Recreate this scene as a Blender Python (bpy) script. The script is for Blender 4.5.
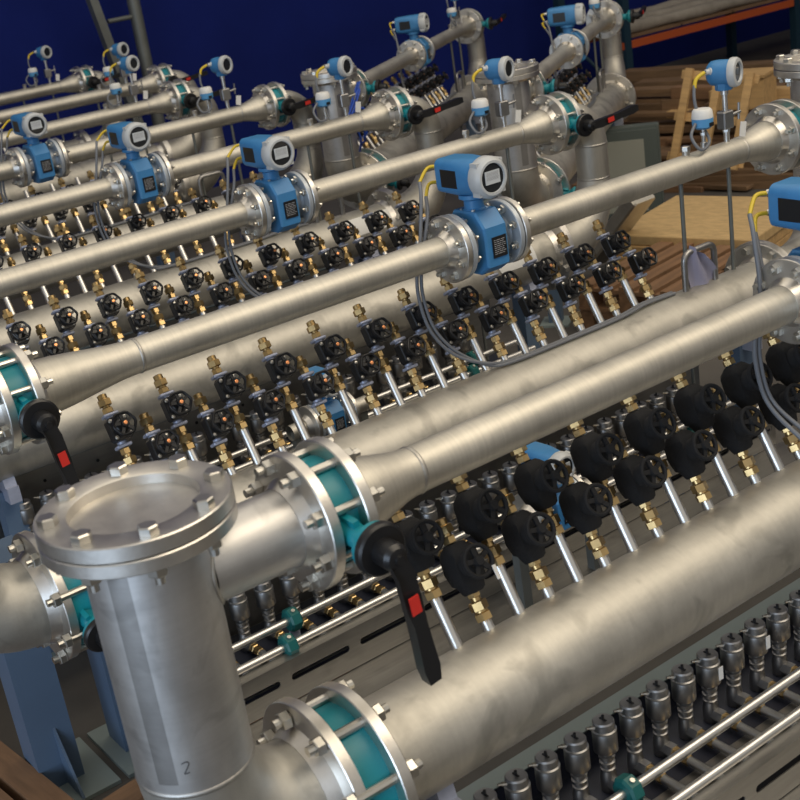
import bpy, math, random
from mathutils import Matrix, Vector
random.seed(7)
S = bpy.context.scene
for o in list(bpy.data.objects): bpy.data.objects.remove(o)
COL = S.collection
PI = math.pi

# ------------------------------------------------------------------ camera
CAMZ = 2.25
F_PX = 1292.8
R_RIGHT = Vector((0.79074848, -0.59529018, -0.14264092))
R_DOWN = Vector((-0.32334687, -0.20833475, -0.92306199))
R_FWD = Vector((0.51977268, 0.77603236, -0.3572256))
cd = bpy.data.cameras.new('camera'); cam = bpy.data.objects.new('camera', cd); COL.objects.link(cam)
up = -R_DOWN
cam.matrix_world = Matrix(((R_RIGHT.x, up.x, -R_FWD.x, 0), (R_RIGHT.y, up.y, -R_FWD.y, 0), (R_RIGHT.z, up.z, -R_FWD.z, CAMZ), (0, 0, 0, 1)))
cd.sensor_width = 36; cd.lens = F_PX * 36 / 800; cd.clip_end = 100; cd.clip_start = .05
cd.dof.use_dof = True; cd.dof.focus_distance = 3.5; cd.dof.aperture_fstop = 8.0
S.camera = cam
S.view_settings.view_transform = 'Standard'; S.view_settings.look = 'None'
S.view_settings.exposure = 0.0; S.view_settings.gamma = 1.0; S.view_settings.use_curve_mapping = False

# ------------------------------------------------------------------ light
W = bpy.data.worlds.new('world'); S.world = W; W.use_nodes = True
W.node_tree.nodes['Background'].inputs[0].default_value = (1.0, .96, .90, 1)
W.node_tree.nodes['Background'].inputs[1].default_value = .43
def area(name, loc, target, sx, sy, power, colr):
    l = bpy.data.lights.new(name, 'AREA'); l.shape = 'RECTANGLE'; l.size = sx; l.size_y = sy
    l.energy = power; l.color = colr
    o = bpy.data.objects.new(name, l); COL.objects.link(o); o.location = loc
    o.rotation_euler = (Vector(target) - Vector(loc)).to_track_quat('-Z', 'Y').to_euler()
    return o
# rows of hall lamps overhead, daylight through the hall gate on the left
area('hall_lamps', (4.5, -0.5, 7.0), (3.6, 3.2, 1), 8, 3.2, 320, (1.0, .86, .66))
area('hall_lamps', (3.5, 5.0, 7.5), (3.5, 5.0, 1), 8, 3.0, 90, (1.0, .88, .70))
area('gate_daylight', (-4.6, -0.6, 1.75), (1.5, 2.4, .9), 4.2, 3.3, 230, (.62, .78, 1.0))

# ------------------------------------------------------------------ materials
def mat(name, col, rough=.5, metal=0.0, var=0.0, vscale=6.0, stretch=(1, 1, 1), bump=0.0, bscale=80., col2=None, spec=None, rvar=0.0, emit=None):
    m = bpy.data.materials.new(name); m.use_nodes = True
    nt = m.node_tree; b = nt.nodes['Principled BSDF']
    b.inputs['Base Color'].default_value = (*col, 1); b.inputs['Roughness'].default_value = rough; b.inputs['Metallic'].default_value = metal
    if spec is not None: b.inputs['Specular IOR Level'].default_value = spec
    if var or bump or rvar or col2:
        tc = nt.nodes.new('ShaderNodeTexCoord'); mp = nt.nodes.new('ShaderNodeMapping'); mp.inputs['Scale'].default_value = stretch
        nt.links.new(tc.outputs['Object'], mp.inputs[0])
        nz = nt.nodes.new('ShaderNodeTexNoise'); nz.inputs['Scale'].default_value = vscale; nz.inputs['Detail'].default_value = 6
        nz.inputs['Roughness'].default_value = .62
        nt.links.new(mp.outputs[0], nz.inputs[0])
        if var or col2:
            r = nt.nodes.new('ShaderNodeValToRGB')
            c2 = col2 if col2 else tuple(max(0, c * (1 - var)) for c in col)
            c1 = col if col2 else tuple(min(1, c * (1 + var)) for c in col)
            r.color_ramp.elements[0].position = .32; r.color_ramp.elements[1].position = .68
            r.color_ramp.elements[0].color = (*c2, 1); r.color_ramp.elements[1].color = (*c1, 1)
            nt.links.new(nz.outputs[0], r.inputs[0]); nt.links.new(r.outputs[0], b.inputs['Base Color'])
        if rvar:
            mr = nt.nodes.new('ShaderNodeMapRange'); mr.inputs[3].default_value = rough - rvar; mr.inputs[4].default_value = rough + rvar
            nt.links.new(nz.outputs[0], mr.inputs[0]); nt.links.new(mr.outputs[0], b.inputs['Roughness'])
        if bump:
            n2 = nt.nodes.new('ShaderNodeTexNoise'); n2.inputs['Scale'].default_value = bscale; n2.inputs['Detail'].default_value = 3
            nt.links.new(mp.outputs[0], n2.inputs[0])
            bp = nt.nodes.new('ShaderNodeBump'); bp.inputs['Strength'].default_value = bump; bp.inputs['Distance'].default_value = .002
            nt.links.new(n2.outputs[0], bp.inputs['Height']); nt.links.new(bp.outputs[0], b.inputs['Normal'])
    if emit:
        b.inputs['Emission Color'].default_value = (*emit[0], 1); b.inputs['Emission Strength'].default_value = emit[1]
    return m
M = {}
M['steel'] = mat('pickled_stainless', (.57, .545, .485), .55, 1, .09, 5, (1, 1, 1), .2, 60, rvar=.06)
M['header'] = mat('matt_stainless', (.54, .52, .47), .58, 1, .13, 7, (1, 1, 1), .2, 70, rvar=.07)
M['vessel'] = mat('blotched_stainless', (.60, .59, .575), .50, 1, .15, 6, (1, 1, .6), .15, 60, rvar=.08)
M['flange'] = mat('machined_steel', (.70, .67, .62), .40, 1, .06, 30, (1, 1, 1), .1, 150, rvar=.05)
M['bolt'] = mat('bolt_steel', (.62, .60, .55), .32, 1)
M['tube'] = mat('bright_tube', (.68, .67, .645), .36, 1, .06, 20)
M['weld'] = mat('weld_bead', (.52, .50, .46), .5, 1, .1, 60)
M['brass'] = mat('brass', (.58, .41, .19), .34, 1, .10, 25)
M['castgrey'] = mat('blue_grey_cast_metal', (.42, .45, .56), .45, .35, .08, 30)
M['act'] = mat('actuator_steel', (.36, .355, .35), .42, 1, .08, 25)
M['black'] = mat('black_plastic', (.012, .012, .013), .35, 0, spec=.45)
M['jacket'] = mat('black_foam_jacket', (.008, .008, .009), .85, 0, .25, 40, bump=.5, bscale=120)
M['copper'] = mat('copper_tip', (.75, .32, .14), .3, 1)
M['blue'] = mat('transmitter_blue', (.05, .215, .46), .42, 0, .05, 30)
M['bluelight'] = mat('pale_blue_enamel', (.10, .33, .62), .4, 0)
M['cap'] = mat('light_grey_enamel', (.50, .52, .53), .4, 0)
M['coat'] = mat('grey_blue_coated_steel', (.46, .50, .54), .42, .4, .05, 20)
M['glass'] = mat('dark_window', (.02, .022, .025), .08, 0)
M['lcd'] = mat('display_panel', (.55, .58, .60), .3, 0)
M['print'] = mat('grey_print', (.35, .35, .36), .5, 0)
M['white'] = mat('white_paper', (.75, .75, .73), .6, 0)
M['teal'] = mat('teal_enamel', (.006, .22, .27), .38, 0, .06, 20)
M['clampg'] = mat('dark_green_plastic', (.004, .10, .095), .45, 0)
M['red'] = mat('red_label', (.62, .03, .02), .45, 0)
M['cable'] = mat('grey_cable', (.16, .17, .19), .5, 0)
M['yellow'] = mat('yellow_sleeve', (.62, .45, .03), .5, 0)
M['bluecable'] = mat('blue_hose', (.02, .08, .45), .45, 0)
M['column'] = mat('blue_painted_steel', (.095, .145, .22), .45, 0, .05, 5)
M['plate'] = mat('grey_green_painted_steel', (.24, .29, .28), .5, 0, .05, 6)
M['sheet'] = mat('brushed_sheet_steel', (.36, .35, .33), .42, 1, .08, 8, (.3, 1, 1), rvar=.06)
M['navy'] = mat('navy_steel_and_shade', (.018, .022, .04), .5, 0)  # real navy faces, and the painted shade on the tray base
M['film'] = mat('bluish_plastic_film', (.30, .30, .42), .35, 0)
M['wall'] = mat('navy_curtain', (.006, .014, .125), .85, 0, .12, 1.2, spec=.15)
M['floor'] = mat('hall_concrete', (.085, .078, .07), .7, 0, .25, 1.6, bump=.2, bscale=20)
M['wood'] = mat('pale_pallet_wood', (.50, .32, .14), .7, 0, .2, 4, (1, 8, 8))
M['osb'] = mat('pale_chipboard', (.52, .36, .17), .7, 0, .18, 14, (1, 2.5, 1))
M['woodd'] = mat('weathered_wood_and_shade', (.16, .095, .048), .75, 0, .3, 3, (1, 8, 8))  # weathered wood; also paints the shadow on the beams under the heap
M['woodf'] = mat('brown_timber', (.20, .11, .055), .7, 0, .3, 3, (1, 8, 8))
M['orange'] = mat('orange_rack_paint', (.42, .08, .02), .5, 0)
M['rackblue'] = mat('dark_teal_rack_paint', (.008, .03, .05), .5, 0)
M['cabinet'] = mat('cabinet_dark_grey_green', (.085, .105, .10), .5, 0)
M['cabinetl'] = mat('cabinet_light_panel', (.30, .31, .27), .5, 0)
M['galv'] = mat('galvanised_pole', (.17, .18, .17), .5, .5, .1, 8)
M['tarp'] = mat('pale_tarpaulin', (.28, .25, .21), .7, 0, .2, 6)
def weather(name, streak=(60, 4, 4), amt=.10, stain=.14, sscale=3.2):
    nt = M[name].node_tree; b = nt.nodes['Principled BSDF']; src = b.inputs['Base Color'].links[0].from_socket
    tc = nt.nodes.new('ShaderNodeTexCoord'); mp = nt.nodes.new('ShaderNodeMapping'); mp.inputs['Scale'].default_value = streak; nt.links.new(tc.outputs['Object'], mp.inputs[0])
    n1 = nt.nodes.new('ShaderNodeTexNoise'); n1.inputs['Scale'].default_value = 3; n1.inputs['Detail'].default_value = 4; nt.links.new(mp.outputs[0], n1.inputs[0])
    r1 = nt.nodes.new('ShaderNodeMapRange'); r1.inputs[1].default_value = .3; r1.inputs[2].default_value = .7; r1.inputs[3].default_value = 1 - amt; r1.inputs[4].default_value = 1 + amt; nt.links.new(n1.outputs[0], r1.inputs[0])
    oi = nt.nodes.new('ShaderNodeObjectInfo'); ad = nt.nodes.new('ShaderNodeVectorMath'); ad.operation = 'ADD'; nt.links.new(tc.outputs['Object'], ad.inputs[0]); nt.links.new(oi.outputs['Random'], ad.inputs[1])
    n2 = nt.nodes.new('ShaderNodeTexNoise'); n2.inputs['Scale'].default_value = sscale; n2.inputs['Detail'].default_value = 3; n2.inputs['Distortion'].default_value = .6; nt.links.new(ad.outputs[0], n2.inputs[0])
    r2 = nt.nodes.new('ShaderNodeMapRange'); r2.inputs[1].default_value = .56; r2.inputs[2].default_value = .66; r2.inputs[3].default_value = 1; r2.inputs[4].default_value = 1 - stain; nt.links.new(n2.outputs[0], r2.inputs[0])
    k = nt.nodes.new('ShaderNodeMath'); k.operation = 'MULTIPLY'; nt.links.new(r1.outputs[0], k.inputs[0]); nt.links.new(r2.outputs[0], k.inputs[1])
    vm = nt.nodes.new('ShaderNodeVectorMath'); vm.operation = 'SCALE'; nt.links.new(src, vm.inputs[0]); nt.links.new(k.outputs[0], vm.inputs['Scale']); nt.links.new(vm.outputs[0], b.inputs['Base Color'])
weather('steel', amt=.05, stain=.10, sscale=7); weather('header', (30, 5, 5), amt=.03, stain=.20, sscale=9); weather('vessel', (4, 4, 50), .03, .17, 11); weather('sheet', (3, 40, 40), .06, .15, 5)
# stained stripe of the vessel: old adhesive residue with its own outline
def stripe_material():
    m = M['vessel']; nt = m.node_tree; b = nt.nodes['Principled BSDF']
    src = b.inputs['Base Color'].links[0].from_socket
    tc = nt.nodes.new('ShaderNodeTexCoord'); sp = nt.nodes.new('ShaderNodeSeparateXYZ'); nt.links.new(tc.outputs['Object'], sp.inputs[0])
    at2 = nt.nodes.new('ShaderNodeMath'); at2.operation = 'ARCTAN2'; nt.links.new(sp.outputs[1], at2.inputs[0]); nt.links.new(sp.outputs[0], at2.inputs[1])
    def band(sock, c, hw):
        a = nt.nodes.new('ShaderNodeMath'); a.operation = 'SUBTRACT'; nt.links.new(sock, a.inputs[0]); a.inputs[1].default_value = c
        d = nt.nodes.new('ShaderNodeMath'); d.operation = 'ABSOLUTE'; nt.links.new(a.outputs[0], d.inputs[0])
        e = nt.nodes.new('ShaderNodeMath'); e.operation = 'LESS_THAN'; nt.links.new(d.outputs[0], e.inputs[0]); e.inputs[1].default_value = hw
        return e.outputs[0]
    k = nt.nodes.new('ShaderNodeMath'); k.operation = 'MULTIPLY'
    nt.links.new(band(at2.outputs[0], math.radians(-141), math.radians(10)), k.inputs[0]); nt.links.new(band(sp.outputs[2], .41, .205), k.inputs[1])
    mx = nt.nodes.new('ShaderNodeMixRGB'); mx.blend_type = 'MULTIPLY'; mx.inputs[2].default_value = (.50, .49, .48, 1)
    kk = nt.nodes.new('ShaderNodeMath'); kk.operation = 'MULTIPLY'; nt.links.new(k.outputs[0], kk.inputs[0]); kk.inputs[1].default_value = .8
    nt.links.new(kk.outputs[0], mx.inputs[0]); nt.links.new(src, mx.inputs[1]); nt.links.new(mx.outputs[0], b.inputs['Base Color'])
stripe_material()

# ------------------------------------------------------------------ mesh building
def ax(p, d, roll=0.0):
    d = Vector(d).normalized(); q = d.to_track_quat('Z', 'Y')
    return Matrix.Translation(Vector(p)) @ q.to_matrix().to_4x4() @ Matrix.Rotation(roll, 4, 'Z')
T = lambda x, y, z: Matrix.Translation((x, y, z))
RX = lambda a: Matrix.Rotation(a, 4, 'X'); RY = lambda a: Matrix.Rotation(a, 4, 'Y'); RZ = lambda a: Matrix.Rotation(a, 4, 'Z')
XAX = lambda x=0, y=0, z=0: ax((x, y, z), (1, 0, 0))
I4 = Matrix.Identity(4)
class MB:
    def __init__(s): s.v = []; s.f = []
    def add(s, vs, fs, m=None):
        o = len(s.v)
        s.v += [(m @ Vector(v))[:] if m is not None else tuple(v) for v in vs]
        s.f += [tuple(i + o for i in f) for f in fs]; return s
    def lathe(s, prof, n=32, m=None, close=False):
        vs = []; fs = []; rows = []
        for r, z in prof:
            if r <= 1e-7: rows.append([len(vs)]); vs.append((0, 0, z))
            else:
                rows.append(list(range(len(vs), len(vs) + n)))
                vs += [(r * math.cos(2 * PI * i / n), r * math.sin(2 * PI * i / n), z) for i in range(n)]
        pr = list(zip(rows, rows[1:])) + ([(rows[-1], rows[0])] if close else [])
        for a, b in pr:
            for i in range(n):
                j = (i + 1) % n
                if len(a) == 1 and len(b) == 1: continue
                if len(a) == 1: fs.append((a[0], b[j], b[i]))
                elif len(b) == 1: fs.append((a[i], a[j], b[0]))
                else: fs.append((a[i], a[j], b[j], b[i]))
        return s.add(vs, fs, m)
    def cyl(s, p0, p1, r, r1=None, n=16, cap=True):
        r1 = r if r1 is None else r1
        d = Vector(p1) - Vector(p0); L = d.length
        pf = [(r, 0), (r1, L)]
        if cap: pf = [(0, 0)] + pf + [(0, L)]
        return s.lathe(pf, n, ax(p0, d))
    def tube(s, pts, r, n=10, cap=True):
        pts = [Vector(p) for p in pts]; k = len(pts); rr = r if isinstance(r, (list, tuple)) else [r] * k
        t = [(pts[min(i + 1, k - 1)] - pts[max(i - 1, 0)]).normalized() for i in range(k)]
        nrm = t[0].orthogonal().normalized(); vs = []; fs = []
        for i in range(k):
            nrm = (nrm - t[i] * nrm.dot(t[i])).normalized(); b = t[i].cross(nrm)
            vs += [pts[i] + (nrm * math.cos(2 * PI * j / n) + b * math.sin(2 * PI * j / n)) * rr[i] for j in range(n)]
        for i in range(k - 1):
            for j in range(n):
                q = (j + 1) % n; fs.append((i * n + j, i * n + q, (i + 1) * n + q, (i + 1) * n + j))
        if cap: fs += [tuple(reversed(range(n))), tuple((k - 1) * n + j for j in range(n))]
        return s.add(vs, fs)
    def box(s, c, d, m=None, ch=0.0):
        x, y, z = c; a, b, h = d[0] / 2, d[1] / 2, d[2] / 2
        if ch <= 0:
            vs = [(x + i * a, y + j * b, z + k * h) for k in (-1, 1) for j in (-1, 1) for i in (-1, 1)]
            return s.add(vs, [(0, 2, 3, 1), (4, 5, 7, 6), (0, 1, 5, 4), (2, 6, 7, 3), (0, 4, 6, 2), (1, 3, 7, 5)], m)
        poly = [(a - ch, -b), (a, -b + ch), (a, b - ch), (a - ch, b), (-a + ch, b), (-a, b - ch), (-a, -b + ch), (-a + ch, -b)]
        mm = Matrix.Translation((x, y, z)); mm = m @ mm if m is not None else mm
        return s.prism(poly, -h, h, mm, ch)
    def prism(s, poly, z0, z1, m=None, ch=0.0):
        n = len(poly)
        if ch <= 0:
            vs = [(p[0], p[1], z0) for p in poly] + [(p[0], p[1], z1) for p in poly]
            fs = [tuple(reversed(range(n))), tuple(range(n, 2 * n))] + [(i, (i + 1) % n, n + (i + 1) % n, n + i) for i in range(n)]
            return s.add(vs, fs, m)
        cx = sum(p[0] for p in poly) / n; cy = sum(p[1] for p in poly) / n
        R = max(math.hypot(p[0] - cx, p[1] - cy) for p in poly); k = max(.2, 1 - ch / R)
        sm = [(cx + (p[0] - cx) * k, cy + (p[1] - cy) * k) for p in poly]
        vs = [(p[0], p[1], z0) for p in sm] + [(p[0], p[1], z0 + ch) for p in poly] + [(p[0], p[1], z1 - ch) for p in poly] + [(p[0], p[1], z1) for p in sm]
        fs = [tuple(reversed(range(n))), tuple(range(3 * n, 4 * n))]
        for L in range(3): fs += [(L * n + i, L * n + (i + 1) % n, (L + 1) * n + (i + 1) % n, (L + 1) * n + i) for i in range(n)]
        return s.add(vs, fs, m)
    def mesh(s, name, material, ang=38):
        me = bpy.data.meshes.new(name); me.from_pydata(s.v, [], s.f); me.update()
        import bmesh
        bm = bmesh.new(); bm.from_mesh(me); bmesh.ops.recalc_face_normals(bm, faces=bm.faces); bm.to_mesh(me); bm.free()
        me.polygons.foreach_set('use_smooth', [True] * len(me.polygons)); me.set_sharp_from_angle(angle=math.radians(ang))
        me.materials.append(M[material]); return me
class P:   # a part: name, mesh, placement, sub-parts, own label
    def __init__(s, name, mesh, m=None, kids=(), label=None): s.n = name; s.me = mesh; s.m = m if m is not None else I4; s.k = list(kids); s.l = label
def add_part(p, parent):
    o = bpy.data.objects.new(p.n, p.me); COL.objects.link(o); o.parent = parent; o.matrix_local = p.m
    if p.l: o['label'] = p.l
    for k in p.k: add_part(k, o)
    return o
def thing(name, label, cat, group, m, parts):
    o = bpy.data.objects.new(name, None); COL.objects.link(o); o.empty_display_size = .05
    o.matrix_world = m; o['label'] = label; o['category'] = cat
    if group: o['group'] = group
    for p in parts: add_part(p, o)
    return o
def single(name, label, cat, group, mesh, m=None):
    o = bpy.data.objects.new(name, mesh); COL.objects.link(o); o.matrix_world = m if m is not None else I4
    o['label'] = label; o['category'] = cat
    if group: o['group'] = group
    return o
def struct(name, mesh, m=None, label=None):
    o = bpy.data.objects.new(name, mesh); COL.objects.link(o); o['kind'] = 'structure'
    if m is not None: o.matrix_world = m
    if label: o['label'] = label
    return o
def arc(c, u, v, r, a0, a1, n=14):
    c, u, v = Vector(c), Vector(u), Vector(v)
    return [c + u * (r * math.cos(a0 + (a1 - a0) * i / n)) + v * (r * math.sin(a0 + (a1 - a0) * i / n)) for i in range(n + 1)]
def smooth(pts, sub=6):
    pts = [Vector(p) for p in pts]; out = []
    for i in range(len(pts) - 1):
        p0 = pts[max(i - 1, 0)]; p1 = pts[i]; p2 = pts[i + 1]; p3 = pts[min(i + 2, len(pts) - 1)]
        for k in range(sub):
            t = k / sub
            out.append(.5 * ((2 * p1) + (p2 - p0) * t + (2 * p0 - 5 * p1 + 4 * p2 - p3) * t * t + (3 * p1 - p0 - 3 * p2 + p3) * t ** 3))
    out.append(pts[-1]); return out

# ------------------------------------------------------------------ the hall
PZ = CAMZ - .959; HZ = CAMZ - 1.475
struct('floor', MB().box((6, 5, -.05), (40, 34, .1)).mesh('floor', 'floor'))
struct('wall_back', MB().box((6, 10.95, 4), (40, .1, 8)).mesh('wall_back', 'wall'))
struct('wall_right', MB().box((17.0, 0, 4), (.1, 22, 8)).mesh('wall_right', 'wall'))

# ------------------------------------------------------------------ shared part meshes
HY = -.02                     # header axis, relative to the upper pipe axis of the same skid
RP = .04445; RB = .0698; RH = .1095; RV = .101; RC = .156
def flange_mesh(ro, ri, th, hub, mat='flange', n=48):
    # disc from z=0 to z=th, weld neck towards +z (hub length)
    b = MB(); c = .002
    b.lathe([(ri, 0), (ro - c, 0), (ro, c), (ro, th - c), (ro - c, th), (ri + .014, th), (ri + .002, th + hub), (ri - .003, th + hub)], n, close=True)
    return b.mesh('flange', mat)
def hexbolt_mesh(r, h, shank, mat='bolt'):
    b = MB(); b.lathe([(0, 0), (r, 0), (r, h * .85), (r * .86, h), (0, h)], 6)
    if shank: b.lathe([(r * .5, h), (r * .5, h + shank), (0, h + shank)], 10)
    return b.mesh('bolt', mat, 25)
def tierod_mesh(L, r, mat='bolt'):
    b = MB(); b.lathe([(0, -L / 2), (r, -L / 2), (r, L / 2), (0, L / 2)], 10)
    for a in (-1, 1):
        z = a * (L / 2 - .023); b.lathe([(0, z - .009), (r * 1.75, z - .009), (r * 1.9, z - .007), (r * 1.9, z + .007), (r * 1.75, z + .009), (0, z + .009)], 6)
    return b.mesh('tie_rod', mat, 25)
FL125 = flange_mesh(.125, RB, .022, .022)
FL200 = flange_mesh(.170, RH, .024, .026)
FL80 = flange_mesh(.100, RP, .020, .024)
BOLT16 = hexbolt_mesh(.0135, .012, .010)
BOLT20 = hexbolt_mesh(.0165, .015, 0)
NUT20 = hexbolt_mesh(.0165, .017, .014)
WELD = {}
def weld(r):
    if r not in WELD: WELD[r] = MB().lathe([(r - .002, -.006), (r + .0012, -.004), (r + .0022, 0), (r + .0012, .004), (r - .002, .006)], 40).mesh('weld_seam', 'weld', 80)
    return WELD[r]
def ring(mesh, n, r, x, flip=False, a0=None, name='bolt'):
    # n pieces on a pitch circle around the X axis, local z of the piece pointing to -x (flip: +x)
    a0 = PI / n if a0 is None else a0; out = []
    for i in range(n):
        a = a0 + 2 * PI * i / n
        out.append(P(name, mesh, T(x, r * math.cos(a), r * math.sin(a)) @ (RY(PI / 2) if flip else RY(-PI / 2))))
    return out

# ---- butterfly valve: origin on the pipe axis, stem towards d, lever direction lv
def lever_mesh(L):
    b = MB(); z = .0
    pl = [(-.016, 0), (.016, 0), (.017, .03), (.0165, .095), (.013, .125), (.014, .16), (.0165, L - .03), (.012, L), (-.012, L), (-.0165, L - .03), (-.014, .16), (-.013, .125), (-.0165, .095), (-.017, .03)]
    # cranked plate with a thick grip
    def zz(t): return .030 if t < .02 else .048
    n = len(pl); vs = []
    for x, t in pl: vs.append((x, t, zz(t) + (.014 if t > .12 else .010)))
    for x, t in pl: vs.append((x, t, zz(t) - (.010 if t > .12 else .004)))
    fs = [tuple(range(n)), tuple(reversed(range(n, 2 * n)))] + [(i, n + i, n + (i + 1) % n, (i + 1) % n) for i in range(n)]
    b.add(vs, fs); b.lathe([(0, .0), (.024, .0), (.024, .036), (.018, .044), (.008, .046), (.008, .052), (0, .052)], 20)
    return b.mesh('lever', 'black', 30)
LEVER = lever_mesh(.245)
REDTAG = MB().box((0, .085, .0), (.019, .034, .003)).mesh('red_label', 'red')
DISC = MB().lathe([(0, 0), (.044, 0), (.047, .003), (.047, .014), (.043, .018), (0, .018)], 32).mesh('notch_plate', 'black')
def bf_meshes(rb, ro, th, ln):
    b = MB(); b.lathe([(rb, -th / 2), (ro, -th / 2), (ro, th / 2), (rb, th / 2)], 40, XAX(), close=True)
    body = b.mesh('valve_body', 'teal')
    nk = MB(); nk.lathe([(.026, ro * .93), (.021, ro + .02), (.021, ln - .02), (.034, ln - .008), (.042, ln), (.042, ln + .012), (0, ln + .012)], 24)
    # two cast ribs
    for q in (-1, 1): nk.box((0, q * .026, ro + .012), (.012, .012, .04))
    return body, nk.mesh('valve_neck', 'teal')
BF125 = bf_meshes(.072, .098, .052, .165); BF200 = bf_meshes(.112, .140, .058, .195)
ROD125 = tierod_mesh(.052 + .044 + .062, .0078); ROD200 = tierod_mesh(.058 + .048 + .068, .0095)
def butterfly(big, stem, lever_dir):
    body, neck = BF200 if big else BF125; rod = ROD200 if big else ROD125; ln = .195 if big else .165
    st = Vector(stem).normalized(); lv = Vector(lever_dir); lv = (lv - st * lv.dot(st)).normalized(); xx = lv.cross(st)
    fr = Matrix((( xx.x, lv.x, st.x, 0), (xx.y, lv.y, st.y, 0), (xx.z, lv.z, st.z, 0), (0, 0, 0, 1)))
    pts = [P('valve_body', body), P('valve_neck', neck, fr), P('notch_plate', DISC, fr @ T(0, 0, ln + .012)),
           P('lever', LEVER, fr @ T(0, 0, ln + .026), [P('red_label', REDTAG, T(0, 0, .0595), label='red label on the black lever')])]
    n = 8; r = .1475 if big else .105; a0 = PI / 8
    for i in range(n):
        a = a0 + 2 * PI * i / n; pts.append(P('tie_rod', rod, T(0, r * math.cos(a), r * math.sin(a)) @ RY(PI / 2)))
    return pts

# ---- flow meter, origin on the pipe axis, display towards -y
def oct_poly(w, h, c): return [(w - c, -h), (w, -h + c), (w, h - c), (w - c, h), (-w + c, h), (-w, h - c), (-w, -h + c), (-w + c, -h)]
def meter_parts():
    L = []
    coat = flange_mesh(.098, .046, .018, .012, 'coat', 40)
    L.append(P('sensor_flange', coat, T(-.100, 0, 0) @ RY(PI / 2))); L.append(P('sensor_flange', coat, T(.100, 0, 0) @ RY(-PI / 2)))
    b = MB().lathe([(.052, -.085), (.052, .085)], 32, XAX()); L.append(P('sensor_tube', b.mesh('sensor_tube', 'coat')))
    b = MB(); b.prism([(.094, -.045), (.094, .045), (.068, .086), (-.05, .086), (-.094, .05), (-.094, -.05), (-.05, -.086), (.068, -.086)], -.043, .043, RY(PI / 2), .006)
    # XAX maps local z to world x; place so that the flat faces look up, to the front and to the back
    hs = b.mesh('sensor_housing', 'blue', 30); L.append(P('sensor_housing', hs, kids=[
        P('type_plate', MB().box((.006, -.0885, -.012), (.052, .003, .062)).mesh('type_plate', 'black'), kids=[
            P('plate_print', plate_print(.042, .05), T(.006, -.0905, -.012))])]))
    b = MB().lathe([(.036, .075), (.036, .092), (.029, .098), (.029, .122), (.042, .128), (.042, .140), (0, .140)], 28); L.append(P('neck', b.mesh('neck', 'blue')))
    b = MB()
    for i in range(4):
        a = PI / 4 + i * PI / 2; b.lathe([(0, 0), (.006, 0), (.006, .008), (0, .008)], 6, T(.038 * math.cos(a), .038 * math.sin(a), .090))
    L.append(P('neck_screw', b.mesh('neck_screw', 'bolt')))
    def rsq(w, r, n=6):
        out = []
        for cx, cy, a0 in ((w - r, w - r, 0), (-w + r, w - r, PI / 2), (-w + r, -w + r, PI), (w - r, -w + r, 1.5 * PI)):
            out += [(cx + r * math.cos(a0 + PI / 2 * i / n), cy + r * math.sin(a0 + PI / 2 * i / n)) for i in range(n + 1)]
        return out
    # housing: local z -> world -y
    hm = T(0, 0, .192) @ RX(PI / 2)
    b = MB(); rows = [(-.105, .046, .020), (-.100, .050, .020), (-.02, .054, .026), (.045, .056, .050), (.060, .056, .055)]
    vs = []; fs = []; n = 28
    for z, w, r in rows: vs += [(p[0], p[1], z) for p in rsq(w, r)]
    for k in range(len(rows) - 1): fs += [(k * n + i, k * n + (i + 1) % n, (k + 1) * n + (i + 1) % n, (k + 1) * n + i) for i in range(n)]
    fs += [tuple(reversed(range(n))), tuple((len(rows) - 1) * n + i for i in range(n))]
    b.add(vs, fs, hm)
    lab = MB().box((-.0535, .035, .190), (.003, .072, .052)).mesh('type_plate', 'black')
    gl = []
    for zz in (.215, .168):
        g = MB().lathe([(0, 0), (.011, 0), (.011, .012), (.008, .013), (.008, .026), (0, .028)], 12, ax((-.012, .104, zz), (-.25, 1, 0))); gl.append(P('cable_gland', g.mesh('cable_gland', 'tube')))
    L.append(P('transmitter_housing', b.mesh('transmitter_housing', 'blue', 30), kids=[P('type_plate', lab)] + gl))
    b = MB().lathe([(.050, .058), (.059, .060), (.061, .064), (.061, .088), (.058, .096), (.050, .104), (.043, .104), (.041, .097), (0, .097)], 40, hm)
    for i in range(4):
        a = PI / 4 + i * PI / 2; b.box((.059 * math.cos(a), .059 * math.sin(a), .078), (.014, .014, .030), hm)
    lcd = MB().box((0, -.0995, .194), (.054, .003, .038)).mesh('display', 'lcd')
    wn = MB().lathe([(0, .0975), (.0425, .0975), (.0425, .0985), (0, .0985)], 32, hm).mesh('window', 'glass')
    L.append(P('housing_cap', b.mesh('housing_cap', 'cap', 30), kids=[P('window', wn), P('display', lcd, kids=[]), P('display_digits', digit_mesh(), T(0, -.1015, .194))]))
    L += ring(BOLT16, 8, .080, -.082, True) + ring(BOLT16, 8, .080, .082)
    return L
def plate_print(w, h):
    b = MB(); random.seed(3); z = h / 2 - .004
    while z > -h / 2 + .003:
        x = -w / 2
        while x < w / 2 - .006:
            l = random.choice((.006, .010, .014)); l = min(l, w / 2 - x); b.box((x + l / 2, 0, z), (l, .0008, .0018)); x += l + .003
        z -= .0058
    return b.mesh('plate_print', 'print')
def digit_mesh():
    b = MB()
    for r, z in enumerate((.010, -.002)):
        for i in range(6):
            x = -.019 + i * .0075
            for dx, dz, sx, sz in ((0, .004, .0045, .0009), (0, 0, .0045, .0009), (0, -.004, .0045, .0009), (.0022, .002, .0009, .004), (-.0022, -.002, .0009, .004)):
                b.box((x + dx, 0, z + dz), (sx, .0006, sz))
    return b.mesh('display_digits', 'print')
METER = meter_parts()

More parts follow.
